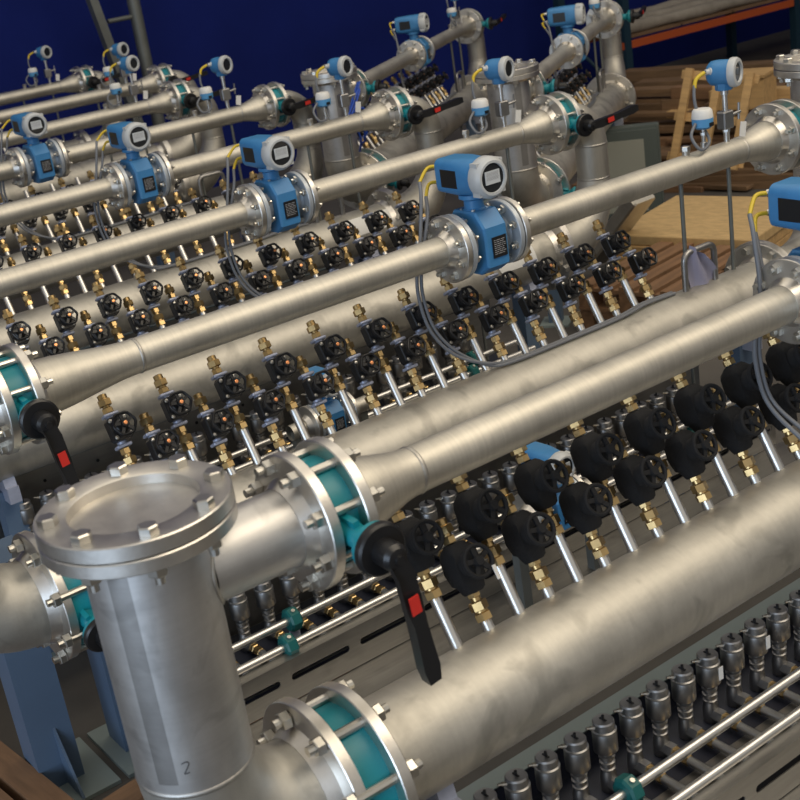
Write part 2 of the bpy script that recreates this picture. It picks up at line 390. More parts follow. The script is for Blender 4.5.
# ---- handwheel valve: origin at its lower end, pipe along +z, wheel towards -y
def wheel_mesh(r, th, lobes, spokes, mat):
    b = MB(); n = 36; k = 8; vs = []; fs = []
    for i in range(n):
        a = 2 * PI * i / n; rr = r * (1 + (.045 * math.cos(lobes * a) if lobes else 0))
        for j in range(k):
            q = 2 * PI * j / k; vs.append(((rr + th * .75 * math.cos(q)) * math.cos(a), (rr + th * .75 * math.cos(q)) * math.sin(a), th * math.sin(q)))
    for i in range(n):
        for j in range(k): fs.append((i * k + j, ((i + 1) % n) * k + j, ((i + 1) % n) * k + (j + 1) % k, i * k + (j + 1) % k))
    b.add(vs, fs)
    for i in range(spokes):
        a = 2 * PI * i / spokes + .4; b.box((r * .5, 0, 0), (r, th * 1.5, th * 1.1), RZ(a))
    b.lathe([(0, -.012), (r * .36, -.012), (r * .36, .006), (r * .28, .010), (0, .010)], 14)
    return b.mesh('handwheel', mat, 40)
WHEEL = wheel_mesh(.0295, .0055, 6, 5, 'black'); WHEELJ = wheel_mesh(.0315, .0065, 0, 5, 'jacket')
TIP = MB().lathe([(0, .008), (.0052, .008), (.0052, .013), (.003, .0135), (0, .0125)], 10).mesh('spindle_tip', 'copper')
def union_lower():
    b = MB(); b.lathe([(0, -.004), (.0125, -.004), (.0125, .002)], 14)
    b.lathe([(.015, .0), (.0185, .001), (.0185, .016), (.015, .018)], 6); b.lathe([(.0145, .018), (.0145, .022)], 14)
    b.lathe([(.016, .022), (.0195, .023), (.0195, .040), (.016, .042)], 6, RZ(.4)); b.lathe([(.011, .042), (.011, .050)], 14)
    b.lathe([(.0125, .050), (.0145, .051), (.0145, .066), (.0125, .068), (0, .068)], 6)
    return b.mesh('brass_union', 'brass', 30)
UNL = union_lower()
UNU = MB().lathe([(0, 0), (.013, 0), (.015, .001), (.015, .014), (.012, .016)], 6).lathe([(.0105, .015), (.0105, .022)], 14).lathe([(.015, .021), (.019, .022), (.019, .038), (.015, .040)], 6, RZ(.3)).lathe([(.013, .040), (.013, .052), (.009, .054), (.009, .046), (0, .046)], 14).mesh('brass_union', 'brass', 30)
def valve_parts():
    body = MB().box((0, 0, .0735), (.042, .032, .009), None, .002).box((0, 0, .1625), (.042, .032, .009), None, .002)
    body.lathe([(.013, .07), (.013, .085), (.017, .10), (.017, .136), (.013, .15), (.013, .166)], 18)
    bon = MB()
    pl = [(.028, -.026), (.028, .026), (.022, .033), (-.022, .033), (-.028, .026), (-.028, -.026), (-.022, -.033), (.022, -.033)]
    bon.prism(pl, .004, .040, T(0, 0, .118) @ RX(PI / 2), .003)
    bon.lathe([(.021, .038), (.019, .052), (.013, .056), (.013, .070), (0, .070)], 18, T(0, 0, .118) @ RX(PI / 2))
    bolts = [P('bonnet_bolt', BBOLT, T(x, -.039, .118 + z) @ RX(PI / 2)) for x in (-.020, .020) for z in (-.023, .023)]
    return [P('valve_body', body.mesh('valve_body', 'castgrey')), P('bonnet', bon.mesh('bonnet', 'black', 30), kids=bolts),
            P('handwheel', WHEEL, T(0, -.078, .118) @ RX(PI / 2), [P('spindle_tip', TIP, label='copper spindle tip')]),
            P('brass_union', UNL, label='lower brass union'), P('brass_union', UNU, T(0, 0, .168), label='upper brass union')]
BBOLT = MB().lathe([(0, 0), (.0055, 0), (.0055, .004), (.003, .0055), (0, .0055)], 10).mesh('bonnet_bolt', 'bolt')
def jacket_parts():
    random.seed(5); b = MB()
    # stitched foam jacket: a bulged block round the body with a collar towards the wheel
    rows = [(.060, .016, .016), (.066, .022, .020), (.080, .024, .022), (.086, .029, .030), (.112, .031, .034), (.142, .030, .034), (.152, .027, .030), (.160, .022, .022), (.166, .016, .018)]; n = 20; vs = []; fs = []
    for z, rx, ry in rows:
        for i in range(n):
            a = 2 * PI * i / n + PI / n; c, sn = math.cos(a), math.sin(a); k = 1 / (abs(c) ** 9 + abs(sn) ** 9) ** (1 / 9)
            vs.append((rx * k * c + random.uniform(-.0014, .0014), ry * k * sn - .006 + random.uniform(-.0014, .0014), z + random.uniform(-.0012, .0012)))
    for k in range(len(rows) - 1): fs += [(k * n + i, k * n + (i + 1) % n, (k + 1) * n + (i + 1) % n, (k + 1) * n + i) for i in range(n)]
    fs += [tuple(reversed(range(n))), tuple((len(rows) - 1) * n + i for i in range(n))]
    b.add(vs, fs)
    b.lathe([(.027, .034), (.024, .050), (.018, .055), (.012, .058), (.012, .070), (0, .070)], 18, T(0, 0, .118) @ RX(PI / 2))
    return [P('foam_jacket', b.mesh('foam_jacket', 'jacket', 50)),
            P('handwheel', WHEELJ, T(0, -.074, .118) @ RX(PI / 2)),
            P('brass_union', UNL, label='lower brass union'), P('brass_union', UNU, T(0, 0, .168), label='upper brass union')]
VALVE = valve_parts(); JVALVE = jacket_parts()
PULL = MB().box((0, 0, -.014), (.010, .0015, .030)).mesh('paper_tag', 'white')

# ---- pneumatic seat valve: origin at the bottom of its body, outlet towards -y
def actuator_parts():
    head = MB().lathe([(0, .088), (.0215, .088), (.023, .090), (.023, .128), (.0225, .130)], 22)
    cap = MB().lathe([(.0225, .130), (.0234, .131), (.0234, .134), (.0205, .136), (.0205, .150), (.0185, .153), (0, .153)], 22)
    neck = MB().lathe([(.0115, .044), (.0145, .046), (.0145, .050), (.0115, .052), (.0115, .056), (.015, .058), (.015, .064), (.0115, .066), (.0115, .071), (.0155, .073), (.0155, .078), (.012, .080), (.012, .089)], 18)
    body = MB().lathe([(0, 0), (.014, 0), (.016, .004), (.016, .030), (.013, .046), (0, .046)], 16)
    body.lathe([(.0125, .0), (.0155, .020), (.0155, .034), (0, .034)], 6, ax((0, 0, .018), (0, -1, 0)))
    pin = MB().lathe([(0, .152), (.0028, .152), (.0028, .162), (0, .163)], 8).box((0, 0, .1535), (.004, .016, .002))
    nip = MB().lathe([(0, 0), (.004, 0), (.004, .010), (.0025, .010), (.0025, .018), (0, .018)], 8, ax((-.018, .004, .143), (-1, .3, .25)))
    br = MB().lathe([(0, .030), (.010, .030), (.0125, .032), (.0125, .044), (.010, .046)], 6, ax((0, 0, .018), (0, -1, 0)))
    br.lathe([(.0085, .045), (.0085, .056)], 12, ax((0, 0, .018), (0, -1, 0))); br.lathe([(.0095, .055), (.012, .056), (.012, .068), (.0095, .070), (0, .070)], 6, ax((0, 0, .018), (0, -1, 0)))
    tb = MB().cyl((0, -.066, .018), (0, -.166, .016), .0092, n=14)
    return [P('actuator_head', head.mesh('actuator_head', 'act'), kids=[P('head_cap', cap.mesh('head_cap', 'act', 30)), P('position_pin', pin.mesh('position_pin', 'black')), P('air_nipple', nip.mesh('air_nipple', 'bolt'))]),
            P('neck', neck.mesh('neck', 'act', 30)), P('valve_body', body.mesh('valve_body', 'act', 30)),
            P('brass_union', br.mesh('brass_union', 'brass', 30)), P('outlet_tube', tb.mesh('outlet_tube', 'tube'))]
ACT = actuator_parts()
ACTTAG = MB().box((.010, -.0225, .112), (.012, .0015, .028)).mesh('paper_tag', 'white')

# ---- process transmitters standing on the upper pipe (origin on the pipe axis)
def transmitter_tall():
    z0 = RP
    st = MB().lathe([(.010, z0 - .004), (.010, .085)], 12).lathe([(.013, .078), (.013, .088)], 6)
    blk = MB().box((-.002, 0, .118), (.050, .036, .060), None, .004)
    kn = MB().cyl((.020, -.01, .130), (.060, -.012, .135), .006, n=10).cyl((.052, -.012, .110), (.056, -.012, .165), .0045, n=8)
    up = MB().lathe([(.009, .146), (.009, .20), (.013, .202), (.013, .216), (.0095, .218), (.0095, .228)], 14)
    nk = MB().lathe([(.028, .218), (.030, .222), (.030, .240), (.026, .246), (0, .246)], 8)
    d = Vector((.35, -1, .0)).normalized(); hm = ax((0, 0, .274), d)
    hd = MB().lathe([(0, -.052), (.030, -.050), (.040, -.040), (.043, -.02), (.043, .028), (0, .028)], 26, hm).mesh('head', 'blue')
    cp = MB().lathe([(.040, .026), (.048, .028), (.049, .034), (.049, .044), (.045, .052), (.034, .054), (.030, .046), (0, .046)], 30, hm).mesh('head_cap', 'cap')
    wn = MB().lathe([(0, .0465), (.030, .0465), (.030, .0475), (0, .0475)], 24, hm).mesh('window', 'glass')
    gl = MB().lathe([(0, 0), (.014, 0), (.014, .016), (.010, .018), (.010, .030), (0, .030)], 10, ax((-.030, .016, .284), (-1, .35, .05))).mesh('cable_gland', 'cap')
    tag = MB().box((.045, -.020, .085), (.030, .002, .050), RY(.2)).mesh('paper_tag', 'white')
    return [P('stem', st.mesh('stem', 'tube')), P('manifold_block', blk.mesh('manifold_block', 'act', 25), kids=[P('needle_valve', kn.mesh('needle_valve', 'act'))]), P('stem', up.mesh('stem', 'tube')),
            P('neck', nk.mesh('neck', 'blue', 25)), P('head', hd, kids=[P('cable_gland', gl)]), P('head_cap', cp, kids=[P('window', wn)]), P('paper_tag', tag, label='white paper tag')]
def transmitter_small():
    st = MB().lathe([(.012, RP - .004), (.012, .066), (.007, .068), (.007, .115)], 12).lathe([(.011, .090), (.011, .100)], 6)
    cup = MB().lathe([(0, .112), (.022, .112), (.034, .120), (.036, .148), (0, .148)], 24)
    pl = MB().box((.002, -.035, .128), (.018, .006, .012))
    cp = MB().lathe([(.0355, .147), (.036, .150), (.033, .172), (.028, .178), (0, .180)], 24)
    return [P('stem', st.mesh('stem', 'tube')), P('head', cup.mesh('head', 'bluelight'), kids=[P('plug', pl.mesh('plug', 'black'))]), P('head_cap', cp.mesh('head_cap', 'white'))]
TALL = transmitter_tall(); SMALL = transmitter_small()
PLUG = [P('socket', MB().lathe([(.013, RP - .004), (.013, .060)], 14).mesh('socket', 'weld')), P('plug', MB().lathe([(.016, .058), (.016, .072), (.013, .074), (0, .074)], 6).mesh('plug', 'bolt', 25))]

# ------------------------------------------------------------------ big vessel with blind cover (origin at header level on its axis)
DZ = PZ - HZ
def vessel_parts(br_len, h_len, bend=.178, mark=False, extra=0.0):
    top = CAMZ - .835 - HZ + extra    # underside of the cover
    L = []
    sh = MB().lathe([(RV, bend + .006), (RV, top - .026)], 56).mesh('shell', 'vessel'); 
    kids = []
    if mark:
        pts = smooth([(-.058, 0, .047), (-.050, 0, .050), (-.046, 0, .046), (-.051, 0, .036), (-.056, 0, .028), (-.048, 0, .029)], 4)
        out = []
        for p in pts:
            a = math.radians(-90) + p.x / RV; out.append(((RV + .0006) * math.cos(a - .02), (RV + .0006) * math.sin(a - .02), bend + .02 + p.z))
        kids.append(P('pen_mark', MB().tube(out, .0008, 6).mesh('pen_mark', 'black'), label='small handwritten pen mark'))
    L.append(P('shell', sh, kids=kids))
    nf = flange_mesh(RC, RV - .004, .024, .020); L.append(P('neck_flange', nf, T(0, 0, top) @ RX(PI)))
    cv = MB().lathe([(0, .002), (RC - .002, .002), (RC, .004), (RC, .026), (RC - .002, .028), (.109, .028), (.105, .026), (.104, .010), (0, .010)], 64)
    L.append(P('blind_cover', cv.mesh('blind_cover', 'flange', 30), T(0, 0, top)))
    for i in range(8):
        a = PI / 8 + i * PI / 4 + .12; x, y = .132 * math.cos(a), .132 * math.sin(a)
        L.append(P('cover_bolt', BOLT20, T(x, y, top + .028) @ RZ(i * 1.3))); L.append(P('cover_nut', NUT20, T(x, y, top - .024) @ RX(PI)))
    br = MB().lathe([(RB, RV * .80), (RB, br_len - .040)], 44, XAX(0, 0, DZ)).mesh('branch_pipe', 'vessel'); L.append(P('branch_pipe', br))
    # weld bead where branch meets shell
    pts = []
    for i in range(41):
        a = 2 * PI * i / 40; y = RB * math.cos(a); z = RB * math.sin(a); pts.append((math.sqrt(RV * RV - y * y), y * 1.01, DZ + z * 1.01))
    L.append(P('weld_seam', MB().tube(pts, .0045, 6).mesh('weld_seam', 'weld', 80)))
    L.append(P('branch_flange', FL125, T(br_len, 0, DZ) @ RY(-PI / 2)))
    el = MB().tube([(0, 0, bend + .006)] + arc((bend, 0, bend), (-1, 0, 0), (0, 0, -1), bend, 0, PI / 2, 18) + [(h_len - .045, 0, 0)], [RV] * 8 + [RV + (RH - RV) * min(1, i / 6) for i in range(13)], 48, False).mesh('elbow', 'header'); L.append(P('elbow', el))
    L.append(P('weld_seam', weld(RV), T(0, 0, bend + .004))); L.append(P('elbow_flange', FL200, T(h_len, 0, 0) @ RY(-PI / 2)))
    return L
def riser_parts():
    # origin at header level below the riser; upper flange towards -x at pipe height, lower flange towards -x at header height
    r1 = .13; r2 = .24; L = []
    up = MB().tube([(-.17, 0, DZ)] + [(-.13, 0, DZ)] + arc((-r1, 0, DZ - r1), (0, 0, 1), (1, 0, 0), r1, 0, PI / 2, 14), RB, 40, False).mesh('elbow', 'steel'); L.append(P('elbow', up))
    mid = MB().tube([(0, 0, DZ - r1), (0, 0, r2)], RB, 40, False).mesh('riser_pipe', 'steel'); L.append(P('riser_pipe', mid)); L.append(P('weld_seam', weld(RB), T(0, 0, DZ - r1)))
    lo = arc((-r2, 0, r2), (1, 0, 0), (0, 0, -1), r2, 0, PI / 2, 14); n = len(lo)
    lw = MB().tube(lo + [(-.29, 0, 0)], [RB + (RH - RB) * min(1, i / (n - 4)) for i in range(n + 1)], 44, False).mesh('elbow', 'header'); L.append(P('elbow', lw)); L.append(P('weld_seam', weld(RB), T(0, 0, r2)))
    L.append(P('upper_flange', FL125, T(-.173, 0, DZ) @ RY(PI / 2))); L.append(P('lower_flange', FL200, T(-.33, 0, 0) @ RY(PI / 2)))
    return L
VESS_A = vessel_parts(.291, .228, mark=True); VESS_B = vessel_parts(.231, .228); VESS_R = vessel_parts(.213, .368, extra=.085)
RISER = riser_parts()

# ------------------------------------------------------------------ headers with stubs, pipe spools
XA = [1.153 + .1664 * k for k in range(12)]; XB = [1.238 + .1656 * k for k in range(12)]
TILT = math.radians(29); SA, SB = .215, .130
XEND = 3.58
XL = {}
STUBA = MB().lathe([(.0125, .100), (.0125, SA), (0, SA)], 16).mesh('stub', 'tube'); STUBB = MB().lathe([(.0125, .100), (.0125, SB), (0, SB)], 16).mesh('stub', 'tube')
def header_parts(x0, vx=0.0, k0=0, short=False):
    L = []
    L.append(P('header_pipe', MB().lathe([(RH, .045), (RH, XEND - x0 - .045)], 56, XAX()).mesh('header_pipe', 'header')))
    L.append(P('flange', FL200, RY(PI / 2))); L.append(P('flange', FL200, T(XEND - x0, 0, 0) @ RY(-PI / 2)))
    for x in XA[k0:]: L.append(P('stub', STUBA, T(x + vx - x0, 0, 0) @ RX(-TILT)))
    for x in XB[k0:]: L.append(P('stub', STUBB, T(x + vx - x0, 0, 0) @ RX(-TILT)))
    if not short:
        # lifting handle: bent tube on top of the header
        pts = [(3.17 - x0, 0, RH - .01), (3.17 - x0, 0, RH + .10)] + arc((3.20 - x0, 0, RH + .10), (-1, 0, 0), (0, 0, 1), .03, 0, PI / 2, 5)[1:] + arc((3.29 - x0, 0, RH + .10), (0, 0, 1), (1, 0, 0), .03, 0, PI / 2, 5) + [(3.32 - x0, 0, RH - .01)]
        L.append(P('bent_vent_tube', MB().tube(pts, .011, 12).mesh('bent_vent_tube', 'act', 60)))
    for b in ring(BOLT20, 8, .1475, XEND - x0 - .024): L.append(b)
    return L
def reducer(xa, xb, ra, rb):
    n = 10; pf = []
    for i in range(n + 1):
        t = i / n; s = t * t * (3 - 2 * t); pf.append((ra + (rb - ra) * s, xa + (xb - xa) * t))
    return MB().lathe(pf, 44, XAX()).mesh('reducer', 'steel', 60)
XM = 2.322; MF = .1025
def left_spool(xf, xr=1.195, XM=XM):
    # origin at xf on the pipe axis
    L = [P('flange', FL125, RY(PI / 2)), P('reducer', reducer(.040, xr - xf, RB, RP)), P('weld_seam', weld(RP), T(xr - xf, 0, 0) @ RY(PI / 2)),
         P('pipe', MB().lathe([(RP, xr - xf), (RP, XM - MF - .04 - xf)], 44, XAX()).mesh('pipe', 'steel')), P('flange', FL80, T(XM - MF - xf, 0, 0) @ RY(-PI / 2))]
    return L + ring(BOLT16, 8, .080, XM - MF - .020 - xf)
XRF = 3.685
def right_spool(XM=XM):
    x0 = XM + MF
    L = [P('flange', FL80, RY(PI / 2)), P('pipe', MB().lathe([(RP, .04), (RP, 3.50 - x0)], 44, XAX()).mesh('pipe', 'steel')),
         P('weld_seam', weld(RP), T(3.50 - x0, 0, 0) @ RY(PI / 2)), P('reducer', reducer(3.50 - x0, XRF - .04 - x0, RP, RB)), P('flange', FL125, T(XRF - x0, 0, 0) @ RY(-PI / 2))]
    return L + ring(BOLT16, 8, .080, .020, True)
RSPOOL = right_spool()
def bfcache():
    return dict(pl=butterfly(False, (0, -1, -.04), (.12, -.10, -.96)), pr=butterfly(False, (0, -1, 0), (1, 0, .10)), hl=butterfly(True, (0, -.985, -.17), (.4, -.1, -.9)))
BF = bfcache()

# ------------------------------------------------------------------ slotted tray under the seat valves (origin at x=0)
def slotted(x0, pitch, n, zlo, zhi, sl, sh, y):
    b = MB(); zc = (zlo + zhi) / 2 + .008; K = 28
    for c in range(n):
        cx = x0 + pitch * (c + .5); a = sl / 2 - sh / 2; st = []; rc = []
        for i in range(K):
            t = 2 * PI * (i + .5) / K; dx, dz = math.cos(t), math.sin(t)
            # stadium
            px = (a if dx > 0 else -a) + sh / 2 * dx; pz = sh / 2 * dz
            st.append((cx + px, zc + pz))
            # rectangle seen from the centre along a warped direction
            k = max(abs(px) / (pitch / 2), abs(pz) / ((zhi - zlo) / 2)); 
            ex, ez = (px / k, pz / k)
            rc.append((cx + ex, min(max(zc + ez, zlo), zhi)))
        # exact corners
        for sx in (-1, 1):
            for sz in (-1, 1):
                j = min(range(K), key=lambda q: (rc[q][0] - cx - sx * pitch / 2) ** 2 + (rc[q][1] - (zhi if sz > 0 else zlo)) ** 2)
                rc[j] = (cx + sx * pitch / 2, zhi if sz > 0 else zlo)
        vs = [(p[0], y, p[1]) for p in st] + [(p[0], y, p[1]) for p in rc] + [(p[0], y + .003, p[1]) for p in st]
        fs = [(i, (i + 1) % K, K + (i + 1) % K, K + i) for i in range(K)] + [(i, (i + 1) % K, 2 * K + (i + 1) % K, 2 * K + i) for i in range(K)]
        b.add(vs, fs)
    return b.mesh('slotted_panel', 'sheet', 30)
def tray_parts(zb):
    X0, X1 = .98, 3.30; L = []
    L.append(P('slotted_panel', slotted(X0 + .08, .2215, 10, .345, .462, .186, .020, -.285)))
    L.append(P('panel_lip', MB().box(((X0 + X1) / 2, -.268, .463), (X1 - X0, .036, .003)).mesh('panel_lip', 'sheet')))
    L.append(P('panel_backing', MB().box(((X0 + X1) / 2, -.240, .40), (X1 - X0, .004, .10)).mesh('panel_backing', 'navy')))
    L.append(P('apron_sheet', MB().box(((X0 + X1) / 2, -.350, .340), (X1 - X0, .132, .004)).box(((X0 + X1) / 2, -.415, .325), (X1 - X0, .004, .034)).mesh('apron_sheet', 'sheet')))
    L.append(P('base_sheet', MB().box(((X0 + X1) / 2, -.195, .394), (X1 - X0, .12, .006)).mesh('base_sheet', 'sheet'))); L.append(P('base_sheet_painted_shade', MB().box(((X0 + X1) / 2, -.04, .390), (X1 - X0, .19, .008)).mesh('base_sheet_painted_shade', 'navy')))  # rear half of the base sheet, coloured dark for shade behind the valves
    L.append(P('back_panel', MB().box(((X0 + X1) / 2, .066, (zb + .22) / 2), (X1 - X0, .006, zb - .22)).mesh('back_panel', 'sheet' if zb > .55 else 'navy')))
    L.append(P('back_lip', MB().box(((X0 + X1) / 2, .088, zb), (X1 - X0, .050, .006)).mesh('back_lip', 'plate')))
    hole = MB().lathe([(0, 0), (.006, 0), (.006, .002), (0, .002)], 10).mesh('bolt_hole', 'black')
    for k in range(11): L.append(P('bolt_hole', hole, T(1.06 + k * .2, .0618, zb - .05) @ RX(PI / 2)))
    # legs of the tray
    leg = MB().box((0, 0, .11), (.05, .05, .22)).mesh('leg', 'column')
    for x in (1.25, 3.1):
        L.append(P('leg', leg, T(x, .035, 0))); L.append(P('leg', MB().box((0, 0, .17), (.05, .04, .335)).mesh('leg', 'column'), T(x, -.31, 0)))
    return L
TRAY_LOW = tray_parts(.472); TRAY_HIGH = tray_parts(.625)
RAIL = MB().lathe([(0, 0), (.0112, 0), (.0112, 2.26), (0, 2.26)], 18, XAX()).mesh('rail', 'tube')
def clamp_parts():
    cl = MB().lathe([(.0116, -.017), (.028, -.017), (.034, -.012), (.034, .012), (.028, .017), (.0116, .017)], 8, XAX(), close=True).mesh('clamp_jaw', 'clampg', 25)
    pl = MB().box((0, 0, -.030), (.030, .006, .055)).mesh('clamp_plate', 'castgrey'); bo = MB().lathe([(0, 0), (.006, 0), (.006, .006), (0, .006)], 6, ax((0, -.012, .028), (0, -.4, 1))).mesh('clamp_bolt', 'bolt')
    return [P('clamp_jaw', cl), P('clamp_plate', pl), P('clamp_bolt', bo)]
CLAMP = clamp_parts()
STAND = [P('post', MB().box((0, 0, (HZ - RH - .03) / 2), (.07, .07, HZ - RH - .03)).mesh('post', 'column')), P('base_plate', MB().box((0, 0, .006), (.16, .16, .012)).mesh('base_plate', 'plate')),
         P('saddle', MB().prism([(-.09, -.03), (.09, -.03), (.09, .025), (.075, .025)] + [(RH * math.sin(a), .03 + RH - RH * math.cos(a)) for a in [math.radians(q) for q in (38, 20, 0, -20, -38)]] + [(-.075, .025), (-.09, .025)], -.02, .02, T(0, 0, HZ - RH - .03) @ RZ(PI / 2) @ RX(PI / 2)).mesh('saddle', 'castgrey', 25))]
PSTAND = [P('post', MB().cyl((0, 0, 0), (0, 0, PZ - RP), .0075, n=10).mesh('post', 'galv')), P('foot', MB().box((0, 0, .004), (.06, .06, .008)).mesh('foot', 'galv'))]

def cable_things(U, wh, k, along=True):
    g = PZ + .0
    for j, (dz, dx) in enumerate(((.215, 0.0), (.168, .016))):
        a = [(XM - .022, .128, g + dz), (XM - .05, .138, g + dz - .002), (XM - .100 + dx, .115, g + dz - .030), (XM - .125 + dx, .085, g + dz - .075)]
        b = [a[2], (XM - .125 + dx, .085, g + dz - .075), (XM - .165 + dx, .066, g + .02), (XM - .195 + dx, .060, g - .06), (XM - .200 + dx, .060, g - .14), (XM - .185 + dx, .045, g - .24)]
        if not along: b = b[:2] + [(p[0] + .03, p[1], p[2]) for p in b[2:]]
        if along: b += [(XM - .13 + dx, .02, g - .325), (XM - .04 + dx, -.015, HZ + RH + .030 - j * .012), (XM + .07, -.018 - .013 * j, HZ + RH + .008), (XM + .3, -.02 - .014 * j, HZ + RH + .007), (XM + .52, -.018 - .014 * j, HZ + RH + .007), (XM + .66, .0 - .014 * j, HZ + RH + .010), (XM + .80, .0 - .014 * j, HZ + RH + .006)]
        else: b += [(XM - .155 + dx * 1.6, -.03, g - .30), (XM - .12 + dx * 2, -.09, g - .36), (XM - .01 + dx, -.145, HZ + .04), (XM + .13, -.155, HZ - .10), (XM + .19, -.155, .53)]
        sl = MB().tube(smooth(a[:3], 5), .0052, 8).mesh('sleeve', 'yellow', 70); cb = MB().tube(smooth(b, 6), .0055, 8).mesh('sheath', 'cable', 70)
        thing('signal_cable', f'grey signal cable with yellow sleeve, meter of {wh}', 'cable', f'signal cables of {wh}', U, [P('sheath', cb), P('sleeve', sl)])
def tx_cable(U, wh):
    a = [(3.44 - .065, .025, PZ + .286), (3.44 - .105, .03, PZ + .265), (3.44 - .125, .02, PZ + .20), (3.345, .02, PZ + .12), (3.33, -.02, PZ + .07), (3.27, -.035, PZ + .055), (3.255, -.01, PZ + .10), (3.29, .0, PZ + .135)]
    thing('transmitter_cable', f'grey looped cable between the two transmitters of {wh}', 'cable', None, U, [P('sheath', MB().tube(smooth(a, 6), .0055, 8).mesh('sheath', 'cable', 70)), P('sleeve', MB().tube(smooth(a[:3], 6)[:9], .0068, 8).mesh('sleeve', 'yellow', 70))])

# ------------------------------------------------------------------ one skid
def skid(u, U, wh, xl=0.0, vess=None, valves=True, acts=True, meter=True, right='riser', left=True, cable=True, tx=True, tray=True, jac=False, header=True):
    vx = -.06 if jac else 0.0; mx = .07 if jac else 0.0; xm = XM + mx
    L = lambda x, y, z: U @ T(x, y, z)
    if vess is not None:
        thing('vessel', f'tall stainless vessel with bolted blind cover, start of {wh}', 'vessel', None, L(.668 + xl, 0, HZ), vess)
    xv = .668 + xl + (.291 if jac else .231) + .026; xh = .668 + xl + .228 + .029
    if left:
        thing('butterfly_valve', f'teal lever valve between vessel and upper pipe of {wh}', 'valve', None, L(xv, 0, PZ), BF['pl'])
        thing('butterfly_valve', f'wide teal valve between vessel elbow and header of {wh}', 'valve', None, L(xh, 0 + HY, HZ), BF['hl'])
    thing('pipe_spool', f'upper steel pipe running up to the meter of {wh}', 'pipe', None, L(xv + .026, 0, PZ), left_spool(xv + .026, XM=xm))
    if meter: thing('flow_meter', f'blue flow meter with round grey display head on {wh}', 'meter', None, L(xm, 0, PZ), METER)
    thing('pipe_spool', f'upper steel pipe from meter to end valve of {wh}', 'pipe', None, L(xm + MF, 0, PZ), right_spool(xm) if jac else RSPOOL)
    thing('butterfly_valve', f'teal lever valve at the far pipe end of {wh}', 'valve', None, L(XRF + .026, 0, PZ), BF['pr'])
    if right == 'riser': thing('riser', f'stainless riser with two elbows at the pipe end of {wh}', 'pipe', None, L(XRF + .052 + .173, HY * 0, HZ), RISER)
    elif right == 'vessel': thing('vessel', f'stainless vessel with bolted cover at far end of {wh}', 'vessel', None, L(XRF + .052 + .213, 0, HZ) @ RZ(PI), VESS_R)
    if header:
        thing('header_pipe', f'wide lower stainless header with rows of stubs on {wh}', 'pipe', None, L(xh + .029, HY, HZ), header_parts(xh + .029, vx, 1 if jac else 0))
        for x in (1.10, 3.42): thing('pipe_stand', f'blue steel stand with saddle under the header of {wh}', 'stand', f'header stands of {wh}', L(x, HY, 0), STAND)
    if valves:
        vp = JVALVE if jac else VALVE
        for row, xs, s0, nm in (('A', XA, SA, 'long'), ('B', XB, SB, 'short')):
            for i, x in enumerate(xs):
                if jac and i == 0: continue
                d = Vector((0, math.sin(TILT), math.cos(TILT))) * s0
                ps = list(vp)
                lab = (f'black foam-jacketed handwheel valve on a {nm} stub of {wh}' if jac else f'black handwheel valve on a {nm} stub of {wh}')
                if jac and row == 'B' and i in (1,): ps = ps + [P('paper_tag', PULL, T(.022, -.084, .098) @ RZ(.3))]; lab = f'foam-jacketed valve with a small white paper tag, short stub of {wh}'
                thing('handwheel_valve', lab, 'valve', f'handwheel valves on {nm} stubs of {wh}', L(x + vx, HY + d.y, HZ + d.z) @ RX(-TILT) @ RZ(random.uniform(-.05, .05)), ps)
    if tray:
        thing('valve_tray', f'slotted sheet steel tray carrying the small seat valves of {wh}', 'tray', None, U, TRAY_LOW if jac else TRAY_HIGH)
        single('rail', f'upper round steel rail along the seat valve tray of {wh}', 'rail', None, RAIL, L(1.0, -.173, .502))
        single('rail', f'lower round steel rail along the seat valve tray of {wh}', 'rail', None, RAIL, L(1.0, -.240, .476))
        c0 = 1.486 if jac else 1.39
        for x in (c0, c0 + .93, c0 + 1.6):
            thing('rail_clamp', f'dark green clamp on the upper rail of {wh}', 'clamp', f'upper rail clamps of {wh}', L(x, -.173, .502), CLAMP)
            thing('rail_clamp', f'dark green clamp on the lower rail of {wh}', 'clamp', f'lower rail clamps of {wh}', L(x - .06, -.240, .476), CLAMP)
    if acts:
        for i in range(24):
            x = 1.139 + .0832 * i; ps = list(ACT); lab = f'steel seat valve with brass outlet, tray of {wh}'
            if jac and i in (9, 11): ps.append(P('paper_tag', ACTTAG)); lab = f'steel seat valve with white sticker, tray of {wh}'
            thing('seat_valve', lab, 'valve', f'seat valves in the tray of {wh}', L(x, -.040, .394) @ Matrix.Scale(1.18, 4), ps)
    if cable and meter: cable_things(L(mx, 0, 0), wh, u, along=(not jac))
    if tx:
        thing('pressure_transmitter', f'blue transmitter with round window on the pipe of {wh}', 'transmitter', None, L(3.44, 0, PZ), TALL)
        thing('temperature_sensor', f'small blue sensor with white lid on the pipe of {wh}', 'sensor', None, L(3.325, 0, PZ), SMALL)
        thing('pipe_plug', f'small hexagon plug beside the sensor of {wh}', 'plug', None, L(3.235, 0, PZ), PLUG)
        tx_cable(U, wh)
        for x in (3.20, 3.44): thing('pipe_prop', f'thin grey post propping the upper pipe of {wh}', 'post', f'thin pipe posts of {wh}', L(x, 0, 0), PSTAND)

